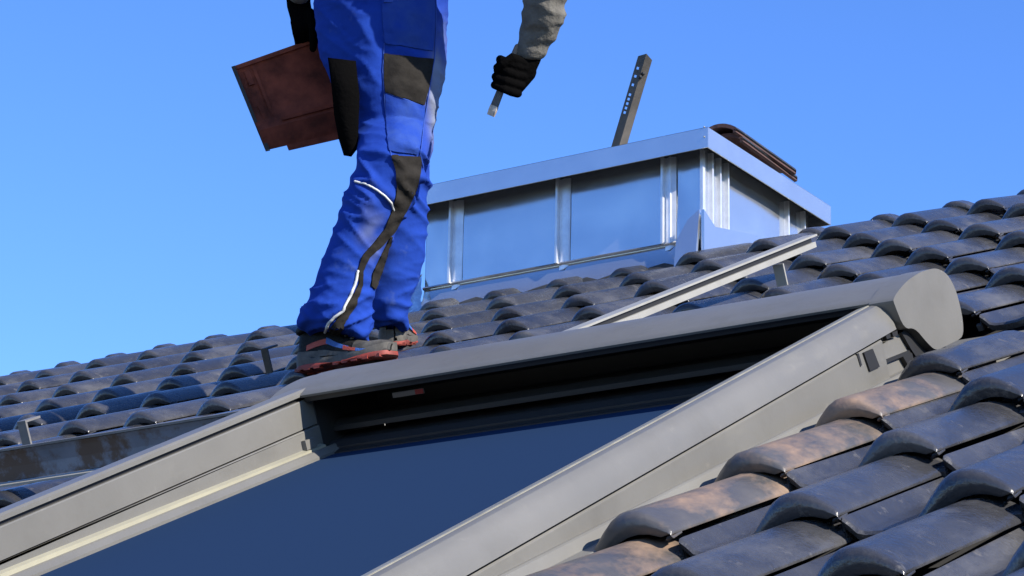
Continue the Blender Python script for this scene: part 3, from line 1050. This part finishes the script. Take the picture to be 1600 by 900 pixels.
patch('side_stripe', [(612, 243), (619, 270), (620, 290), (616, 319), (601, 357), (584, 379), (566, 399), (559, 420), (561, 441), (549, 466), (534, 488), (514, 516)],
      [(657, 245), (656, 270), (650, 297), (638, 322), (616, 362), (596, 384), (577, 402), (567, 424), (566, 446), (556, 476), (545, 494), (529, 526)], M['black_cloth'], 90, 12, 0.0042)
patch('side_stripe', [(609, 371), (596, 397), (581, 428), (579, 446)], [(612, 370), (606, 400), (597, 428), (585, 452)], M['black_cloth'], 36, 8, 0.0042)
piping('reflective_piping', [(555, 284), (572, 287), (588, 296), (602, 306), (612, 317), (615, 328)], M['reflective'], 0.0030)
piping('reflective_piping', [(559, 424), (556, 440), (547, 463), (535, 486), (522, 495), (513, 505), (508, 519)], M['reflective'], 0.0040)
pk = patch('cargo_pocket', [(602, 146), (603, 180), (605, 210), (608, 236)], [(663, 166), (661, 190), (657, 215), (652, 241)], M['blue_pocket'], 24, 14, 0.004, puff=0.005)
patch('pocket_flap', [(600, 84), (600, 105), (600, 125), (602, 143)], [(676, 92), (673, 115), (668, 140), (662, 164)], M['black_cloth'], 24, 14, 0.005, puff=0.003)
patch('back_pocket', [(597, -20), (597, 10), (598, 40), (602, 68)], [(677, -14), (679, 20), (678, 50), (675, 80)], M['blue_pocket'], 24, 14, 0.004, puff=0.010)
piping('seam', [(602, 145), (630, 154), (663, 167)], M['seam_blue'], 0.0016)
piping('seam', [(680, -20), (681, 40), (678, 90), (670, 140), (662, 190), (656, 243), (660, 262)], M['seam_blue'], 0.0014)
piping('seam', [(600, 68), (598, 110), (601, 160), (606, 215), (611, 243)], M['seam_blue'], 0.0013)
patch('belt_loop', [(600, -22), (601, 5)], [(612, -22), (613, 6)], M['seam_blue'], 8, 3, 0.012)

# black holster hanging behind the thigh
DH = DP - 0.16
poly = [(512, 90), (518, 135), (522, 180), (529, 217), (537, 243), (549, 245), (559, 232), (560, 205), (562, 150), (556, 95)]
rows = []
for dd in (-0.012, 0.0, 0.022, 0.034):
    sh = 0.86 if dd in (-0.012, 0.034) else 1.0
    rows.append([px(540 + (x - 540) * sh, 170 + (y - 170) * (0.97 if sh < 1 else 1), DH + dd) for x, y in poly])
pchild('holster', bevel(grid_bm(rows, True, True), 0.003, 2), M['glove'])

# torso, arms and head (above the frame, but they cast the shadow)
DA = DP - 0.02
torso = loft([(600, -38, 108, DP, 0.135), (606, -90, 108, DP - 0.03, 0.135), (622, -170, 108, DP - 0.11, 0.13), (636, -245, 118, DP - 0.17, 0.13), (642, -305, 112, DP - 0.19, 0.12), (650, -340, 90, DP - 0.19, 0.09), (660, -366, 44, DP - 0.18, 0.065), (666, -394, 36, DP - 0.17, 0.058)])
arm_r = tube_bm([px(705, -290, DP - 0.17), px(745, -205, DP - 0.23), px(798, -120, DP - 0.26), px(842, -62, DP - 0.23), px(856, -20, DP - 0.19), px(850, 20, DA - 0.15), px(840, 55, DA - 0.125), px(829, 80, DA - 0.12)],
                [0.085, 0.080, 0.070, 0.064, 0.060, 0.056, 0.046, 0.036], 20)
arm_l = tube_bm([px(520, -310, DA), px(480, -230, DA), px(460, -150, DA - 0.02), px(456, -90, DA + 0.02), px(462, -40, DA + 0.05), px(466, -15, DA + 0.06)], [0.075, 0.068, 0.060, 0.054, 0.044, 0.036], 20)
sw = remeshed([torso, arm_r, arm_l], 0.0075, 6, 'sweater')
swn = [v.normal.copy() for v in sw.vertices]
for v, n_ in zip(sw.vertices, swn):
    u, w_, dd = to_px(v.co)
    v.co += n_ * (0.0075 * (ridge(noise.noise((u * 0.018, w_ * 0.045, dd * 4))) - 0.4))
sw.update()
pchild('sweater', sw, M['grey_cloth'])
hc = px(684, -455, DP - 0.17)
head = bmesh.new()
bmesh.ops.create_icosphere(head, subdivisions=4, radius=1.0)
for v in head.verts:
    n = v.co.copy()
    x, y, z = n.x * 0.095, n.y * 0.076, n.z * 0.118
    # faces image right / upslope: nose, brow, chin, mouth
    g = math.exp(-((n.y / 0.28) ** 2) - (((n.z + 0.12) / 0.25) ** 2)) * (1 if n.x > 0 else 0)
    x += 0.026 * g
    for sy in (-1, 1):
        e = math.exp(-(((n.y - sy * 0.42) / 0.16) ** 2) - (((n.z - 0.05) / 0.10) ** 2)) * (1 if n.x > 0 else 0)
        x -= 0.012 * e
    mo = math.exp(-((n.y / 0.4) ** 2) - (((n.z + 0.52) / 0.05) ** 2)) * (1 if n.x > 0 else 0)
    x -= 0.006 * mo
    if n.z < -0.3:
        x *= 1 - 0.25 * (-0.3 - n.z) if n.x < 0 else 1
    v.co = Vector((x, y, z))
hm = Matrix.Translation(hc) @ Matrix.Rotation(R(25), 4, 'Z')
head.transform(hm)
neck = tube_bm([px(665, -385, DP - 0.16), hc + Vector((-0.01, 0, -0.06))], [0.055, 0.052], 18)
hd = remeshed([head, neck], 0.006, 2, 'head')
hobj = pchild('head', hd, M['skin'])
hb_ = bmesh.new()
bmesh.ops.create_icosphere(hb_, subdivisions=4, radius=1.0)
for v in hb_.verts:
    n = v.co.copy()
    k = 1.0 if (n.z > 0.15 or n.x < -0.15) else 0.86
    v.co = Vector((n.x * 0.104 * k - 0.006, n.y * 0.085 * k, max(n.z, -0.45) * 0.128 * k))
hb_.transform(hm)
pchild('hair', hb_, M['hair'], True, hobj)
for sy in (-1, 1):
    eb = tube_bm([hm @ Vector((0.0, sy * 0.076, 0.015)), hm @ Vector((-0.008, sy * 0.082, 0.0)), hm @ Vector((-0.002, sy * 0.077, -0.018))], [0.010, 0.013, 0.008], 8)
    pchild('ear', eb, M['skin'], True, hobj)
    eb = tube_bm([hm @ Vector((0.080, sy * 0.031, 0.006)), hm @ Vector((0.083, sy * 0.031, 0.006))], [0.011, 0.010], 10)
    pchild('eye', eb, M['reflective'], True, hobj)

# right hand: gloved fist closed on the chisel handle
DG = DA - 0.125
c0, c1 = px(808, 76, DG), px(767, 180, DG)
cax = (c1 - c0).normalized()
to_cam = (CAM - c0).normalized()
cside = cax.cross(to_cam).normalized()     # across the tool, in the picture plane
if cside.dot(SIDE) < 0:
    cside = -cside
parts = [tube_bm([px(832, 70, DG + 0.004), px(828, 88, DG + 0.004), px(818, 106, DG + 0.006), px(809, 124, DG + 0.008)], [0.030, 0.031, 0.034, 0.030], 16, flat=0.75),
         tube_bm([px(822, 112, DG + 0.012), px(806, 136, DG + 0.012)], [0.028, 0.022], 14, flat=0.8)]
for k, (fx, fy, r_) in enumerate(((797, 99, 0.0120), (793, 112, 0.0125), (790, 126, 0.0120), (788, 139, 0.0108))):
    o_ = px(fx, fy, DG)
    kn = px(fx + 27 - 2 * k, fy + 7, DG - 0.004)
    path = [kn, o_ + cside * 0.020 - to_cam * -0.021, o_ + to_cam * 0.027, o_ - cside * 0.020 + to_cam * 0.018, o_ - cside * 0.028 - to_cam * 0.004, o_ - cside * 0.016 - to_cam * 0.022]
    parts.append(tube_bm(path, [r_ * 1.1, r_ * 1.1, r_, r_, r_, r_ * 0.85], 10))
parts.append(tube_bm([px(818, 98, DG - 0.012), px(800, 90, DG - 0.030), px(786, 100, DG - 0.032), px(777, 110, DG - 0.022)], [0.014, 0.013, 0.0118, 0.0105], 10))
gl = remeshed(parts, 0.0026, 2, 'glove')
pchild('right_hand', gl, M['glove']).name = 'glove'

# left hand: glove hooked over the top edge of the carried tile
DT = DP + 0.10
parts = [tube_bm([px(464, -25, DA + 0.06), px(467, 8, DT - 0.03), px(473, 36, DT - 0.028)], [0.033, 0.033, 0.030], 16, flat=0.8)]
for k in range(4):
    x0 = 458 + 9.5 * k
    parts.append(tube_bm([px(x0 + 2, 34, DT - 0.03), px(x0 + 5, 52, DT - 0.02 + 0.002 * k), px(x0 + 7, 60, DT + 0.012), px(x0 + 9, 74 - k * 1.5, DT + 0.036), px(x0 + 13, 92 - 2 * k, DT + 0.040)], [0.0115, 0.0110, 0.0105, 0.0100, 0.0090], 10))
parts.append(tube_bm([px(484, 20, DT - 0.045), px(489, 42, DT - 0.050), px(490, 60, DT - 0.040), px(489, 76, DT - 0.032)], [0.014, 0.013, 0.012, 0.010], 10))
gl = remeshed(parts, 0.0028, 2, 'glove')
pchild('glove', gl, M['glove'])

# shoes
ZA = (UP * 0.75 + Vector((0, -SP, CP)) * 0.25).normalized()


def shoe(heel, toe_dir, name='shoe', lift=0.0):
    xd = toe_dir.normalized()
    yd = ZA.cross(xd).normalized()
    zd = xd.cross(yd).normalized()
    mw = Matrix((xd, yd, zd)).transposed().to_4x4()
    mw.translation = heel
    L_ = 0.300

    def hwid(u):          # half width along the foot
        return 0.034 + 0.016 * math.sin(math.pi * min(1, max(0, (u - 0.05) / 0.95)) ** 1.25) if u > 0.04 else 0.030

    def outline(u):
        w = 0.036 + 0.013 * math.exp(-((u - 0.70) / 0.20) ** 2)
        if u < 0.10:
            w *= math.sqrt(max(0.02, 1 - ((0.10 - u) / 0.10) ** 2))
        if u > 0.84:
            w *= math.sqrt(max(0.02, 1 - ((u - 0.84) / 0.165) ** 2))
        return w

    def slab(z0f, z1f, grow, m, nm, zig=False, parent=None):
        n = 34
        ring0 = []
        us = [i / n for i in range(n + 1)]
        pts = [(u * L_, outline(u) + grow, u) for u in us] + [(u * L_, -outline(u) - grow, u) for u in us[::-1][1:-1]]
        lo = [mw @ Vector((x, y, z0f(u))) for x, y, u in pts]
        md = [mw @ Vector((x, y * 1.03, (z0f(u) + z1f(u)) / 2)) for x, y, u in pts]
        hi = [mw @ Vector((x, y * 0.97, z1f(u))) for x, y, u in pts]
        return pchild(nm, grid_bm([lo, md, hi], True, True), m, 50, up_o)
    toe_up = lambda u: 0.007 * max(0, (u - 0.72) / 0.28) ** 2
    wave = lambda u: 0.008 + 0.004 * math.sin(u * 9.0) + toe_up(u)
    top = lambda u: 0.034 - 0.012 * math.sin(min(1, u) * math.pi) + toe_up(u) * 0.9 + (0.008 if u < 0.2 else 0)
    # upper
    n, sg = 26, 22
    rows = []

    def height(u):
        pts = [(0, 0.100), (0.06, 0.108), (0.25, 0.112), (0.36, 0.106), (0.45, 0.086), (0.60, 0.061), (0.75, 0.049), (0.88, 0.044), (0.95, 0.037), (1.0, 0.020)]
        for (a, za), (b, zb) in zip(pts, pts[1:]):
            if u <= b:
                return za + (zb - za) * (u - a) / (b - a)
        return pts[-1][1]
    for i in range(n + 1):
        u = 0.004 + 0.985 * i / n
        w = outline(u) * 0.97
        h = height(u) + toe_up(u)
        r = []
        for k in range(sg + 1):
            t = math.pi * k / sg
            cx_, sx_ = math.cos(t), math.sin(t)
            ex = 0.62 if u > 0.4 else 0.50
            y = w * math.copysign(abs(cx_) ** ex, cx_)
            z = 0.012 + toe_up(u) * 0.5 + (h - 0.012) * abs(sx_) ** 0.75
            lean = 0.012 * (1 - u * 4) * (z / 0.1) if u < 0.25 else 0
            r.append(mw @ Vector((u * L_ + lean * 0.4, y * (1 - 0.25 * (z / 0.11) * (1 if u < 0.45 else 0.6)), z)))
        rows.append(r)
    up_bm = grid_bm(rows)
    bmesh.ops.holes_fill(up_bm, edges=[e for e in up_bm.edges if e.is_boundary], sides=0)
    up_o = pchild('shoe', up_bm, M['shoe_black'])
    slab(lambda u: toe_up(u) + (0.004 if 0.30 < u < 0.46 else 0), wave, 0.003, M['shoe_red'], 'outsole')
    for k in range(9):
        u = 0.03 + 0.105 * k
        if 0.30 < u < 0.44:
            continue
        for sy in (-1, 1):
            bmx = bmesh.new()
            w = outline(u + 0.03) + 0.0035
            box_bm(u * L_, u * L_ + 0.018, min(sy * w, sy * (w - 0.02)), max(sy * w, sy * (w - 0.02)), toe_up(u + 0.03) - 0.003, toe_up(u + 0.03) + 0.005, bmx)
            bmx.transform(mw)
            pchild('tread_block', bmx, M['shoe_red'], False, up_o)
    slab(lambda u: wave(u) + 0.0004, top, 0.0005, M['shoe_grey'], 'midsole')
    me = up_o.data
    tree = BVHTree.FromPolygons([v.co.copy() for v in me.vertices], [tuple(p.vertices) for p in me.polygons])
    ctr = mw @ Vector((0.15, 0, 0.03))

    def shell(nm, u0, u1, t0f, t1f, m, off=0.0022, nn=18, kk=6, both=True):
        """overlay panel on the upper; t runs from the sole edge (0) over the instep (0.5) to the other side (1)"""
        rws = []
        for i in range(nn + 1):
            q = i / nn
            u = u0 + (u1 - u0) * q
            r = []
            fi = (u - 0.004) / 0.985 * n
            i0 = max(0, min(n - 1, int(fi)))
            fr = fi - i0
            for k in range(kk + 1):
                t = t0f(q) + (t1f(q) - t0f(q)) * k / kk
                fk = max(0.0, min(1.0, t)) * sg
                k0 = max(0, min(sg - 1, int(fk)))
                fk -= k0
                p = rows[i0][k0].lerp(rows[i0][k0 + 1], fk).lerp(rows[i0 + 1][k0].lerp(rows[i0 + 1][k0 + 1], fk), fr)
                hit = tree.find_nearest(p)
                nv = hit[1]
                if nv.dot(p - ctr) < 0:
                    nv = -nv
                r.append(p + nv * off)
            rws.append(r)
        return pchild(nm, grid_bm(rws), m, True, up_o)
    for f in (lambda t: t, lambda t: 1 - t):
        shell('toe_cap', 0.66, 0.985, lambda q: f(0.02), lambda q: f(0.5), M['shoe_toe'], 0.0024)
        shell('heel_counter', 0.01, 0.30, lambda q: f(0.02), lambda q: f(0.095 - 0.03 * q), M['shoe_grey'], 0.0024)
        shell('orange_band', 0.15, 0.40, lambda q: f(0.085 + 0.045 * q), lambda q: f(0.135 + 0.060 * q), M['shoe_orange'], 0.0028)
        shell('blue_band', 0.36, 0.62, lambda q: f(0.130 - 0.040 * q), lambda q: f(0.205 - 0.050 * q), M['shoe_blue'], 0.0032)
        shell('orange_band', 0.56, 0.72, lambda q: f(0.085 - 0.035 * q), lambda q: f(0.160 - 0.060 * q), M['shoe_orange'], 0.0036)
        shell('blue_band', 0.70, 0.80, lambda q: f(0.050 - 0.015 * q), lambda q: f(0.105 - 0.030 * q), M['shoe_blue'], 0.0038)
        shell('grey_band', 0.28, 0.62, lambda q: f(0.030), lambda q: f(0.075 - 0.02 * q), M['shoe_grey'], 0.0026)
    # collar roll
    cpts = []
    for k in range(19):
        t = 2 * math.pi * k / 18
        cpts.append(mw @ Vector((0.052 + 0.047 * math.cos(t), 0.031 * math.sin(t), 0.110 + 0.004 * math.cos(t))))
    pchild('collar', tube_bm(cpts, [0.009] * 19, 8), M['shoe_black'], True, up_o)
    for k in range(4):
        z = 0.085 - 0.010 * k + 0.014
        x = 0.125 + 0.018 * k
        pchild('lace', tube_bm([mw @ Vector((x, -0.020, z - 0.006)), mw @ Vector((x + 0.004, 0, z + 0.002)), mw @ Vector((x, 0.020, z - 0.006))], [0.0028] * 3, 6), M['shoe_grey'], True, up_o)


shoe(HEEL, Vector((1.0, 0.02, 0.01)))
shoe(HEEL2 + Vector((0.0, 0, 0.004)), Vector((-0.45, 0.80, 0.28)))

# ------------------------------------------------------------------ chisel in the right hand
chis = thing('chisel', 'flat steel chisel held point down in the black right glove', 'tool', c0)
inv0 = Matrix.Translation(-c0)
hbm = tube_bm([c0 - cax * 0.004, c0 + cax * 0.05, c0 + cax * 0.10], [0.009, 0.011, 0.009], 12)
hbm.transform(inv0)
obj('handle', hbm, M['wood'], chis, smooth=True)
bl = (c1 - c0).length
rows = []
for t, wd, th in ((0.095, 0.0075, 0.0050), (0.55 * bl, 0.0085, 0.0045), (bl - 0.030, 0.0100, 0.0040), (bl - 0.012, 0.0105, 0.0030), (bl, 0.0108, 0.0006)):
    c = c0 + cax * t - c0
    e = (cside * 0.85 + to_cam * 0.5).normalized()
    g = cax.cross(e).normalized()
    rows.append([c + e * wd + g * th, c - e * wd + g * th, c - e * wd - g * th, c + e * wd - g * th])
obj('blade', bevel(grid_bm(rows, True, True), 0.0008, 1), M['steel'], chis)
rows = []
for t, wd, th in ((bl - 0.026, 0.0104, 0.0050), (bl - 0.012, 0.0110, 0.0042), (bl + 0.0015, 0.0113, 0.0014)):
    c = cax * t
    rows.append([c + e * wd + g * th, c - e * wd + g * th, c - e * wd - g * th, c + e * wd - g * th])
obj('tip', bevel(grid_bm(rows, True, True), 0.0008, 1), M['tip'], chis)

# ------------------------------------------------------------------ tile carried in the left hand
TL, TR_, BR_, BL_ = px(363, 104, DT), px(494, 58, DT + 0.02), px(548, 203, DT + 0.02), px(416, 234, DT - 0.01)
ctile = thing('carried_tile', 'red-brown clay roof tile carried in the left hand, back side showing', 'roof tile', TL)
tn = (TR_ - TL).cross(BL_ - TL).normalized()
if tn.dot(CAM - TL) < 0:
    tn = -tn


def tp(u, v, h):
    a = TL.lerp(TR_, u)
    b = BL_.lerp(BR_, u)
    return a.lerp(b, v) + tn * h - TL


VS = [(0.0, 0.0), (0.03, 0.004), (0.10, 0.0), (0.30, -0.004), (0.50, -0.004), (0.66, 0.002), (0.73, 0.010), (0.78, 0.016), (0.84, 0.012), (0.93, 0.010), (1.0, 0.004)]
bm = bmesh.new()
top = [[tp(u, v * (1.0 if u > 0.0 else 1.0), h) for v, h in VS] for u in (0.0, 0.03, 0.2, 0.4, 0.6, 0.8, 1.0)]
grid_bm(top, False, False, bm)
bot = [[p - tn * 0.016 for p in r] for r in top]
grid_bm(bot, False, False, bm)
rt = top[0] + [r[-1] for r in top[1:]] + top[-1][-2::-1] + [r[0] for r in top[-2:0:-1]]
rb = bot[0] + [r[-1] for r in bot[1:]] + bot[-1][-2::-1] + [r[0] for r in bot[-2:0:-1]]
grid_bm([rt, rb], True, False, bm)
bmesh.ops.remove_doubles(bm, verts=bm.verts[:], dist=1e-5)
obj('clay_body', bm, M['tile_back'], ctile, smooth=35)


def slabp(name, u0, u1, v0, v1, h0, h1, m):
    b = bmesh.new()
    grid_bm([[tp(u, v, h) for u, v in ((u0, v0), (u1, v0), (u1, v1), (u0, v1))] for h in (h0, h1)], True, True, b)
    return obj(name, bevel(b, 0.002, 1), m, ctile)


slabp('glazed_edge', -0.012, 0.028, 0.0, 0.80, -0.018, 0.004, M['black_and_shade'])
slabp('glazed_edge', -0.012, 0.040, 0.805, 1.01, -0.018, 0.010, M['black_and_shade'])
slabp('hanging_lug', 0.10, 0.16, 0.10, 0.26, -0.004, 0.004, M['tile_back'])
slabp('hanging_lug', 0.10, 0.16, 0.50, 0.66, -0.006, 0.003, M['tile_back'])
slabp('rib', 0.30, 0.98, 0.70, 0.735, 0.004, 0.018, M['tile_back'])
slabp('rib', 0.04, 0.97, 0.02, 0.05, 0.0, 0.009, M['tile_back'])
slabp('rib', 0.20, 0.235, 0.07, 0.66, -0.006, 0.003, M['tile_back'])
slabp('overlap_lip', 0.24, 0.99, 1.0, 1.06, -0.012, 0.004, M['tile_back'])
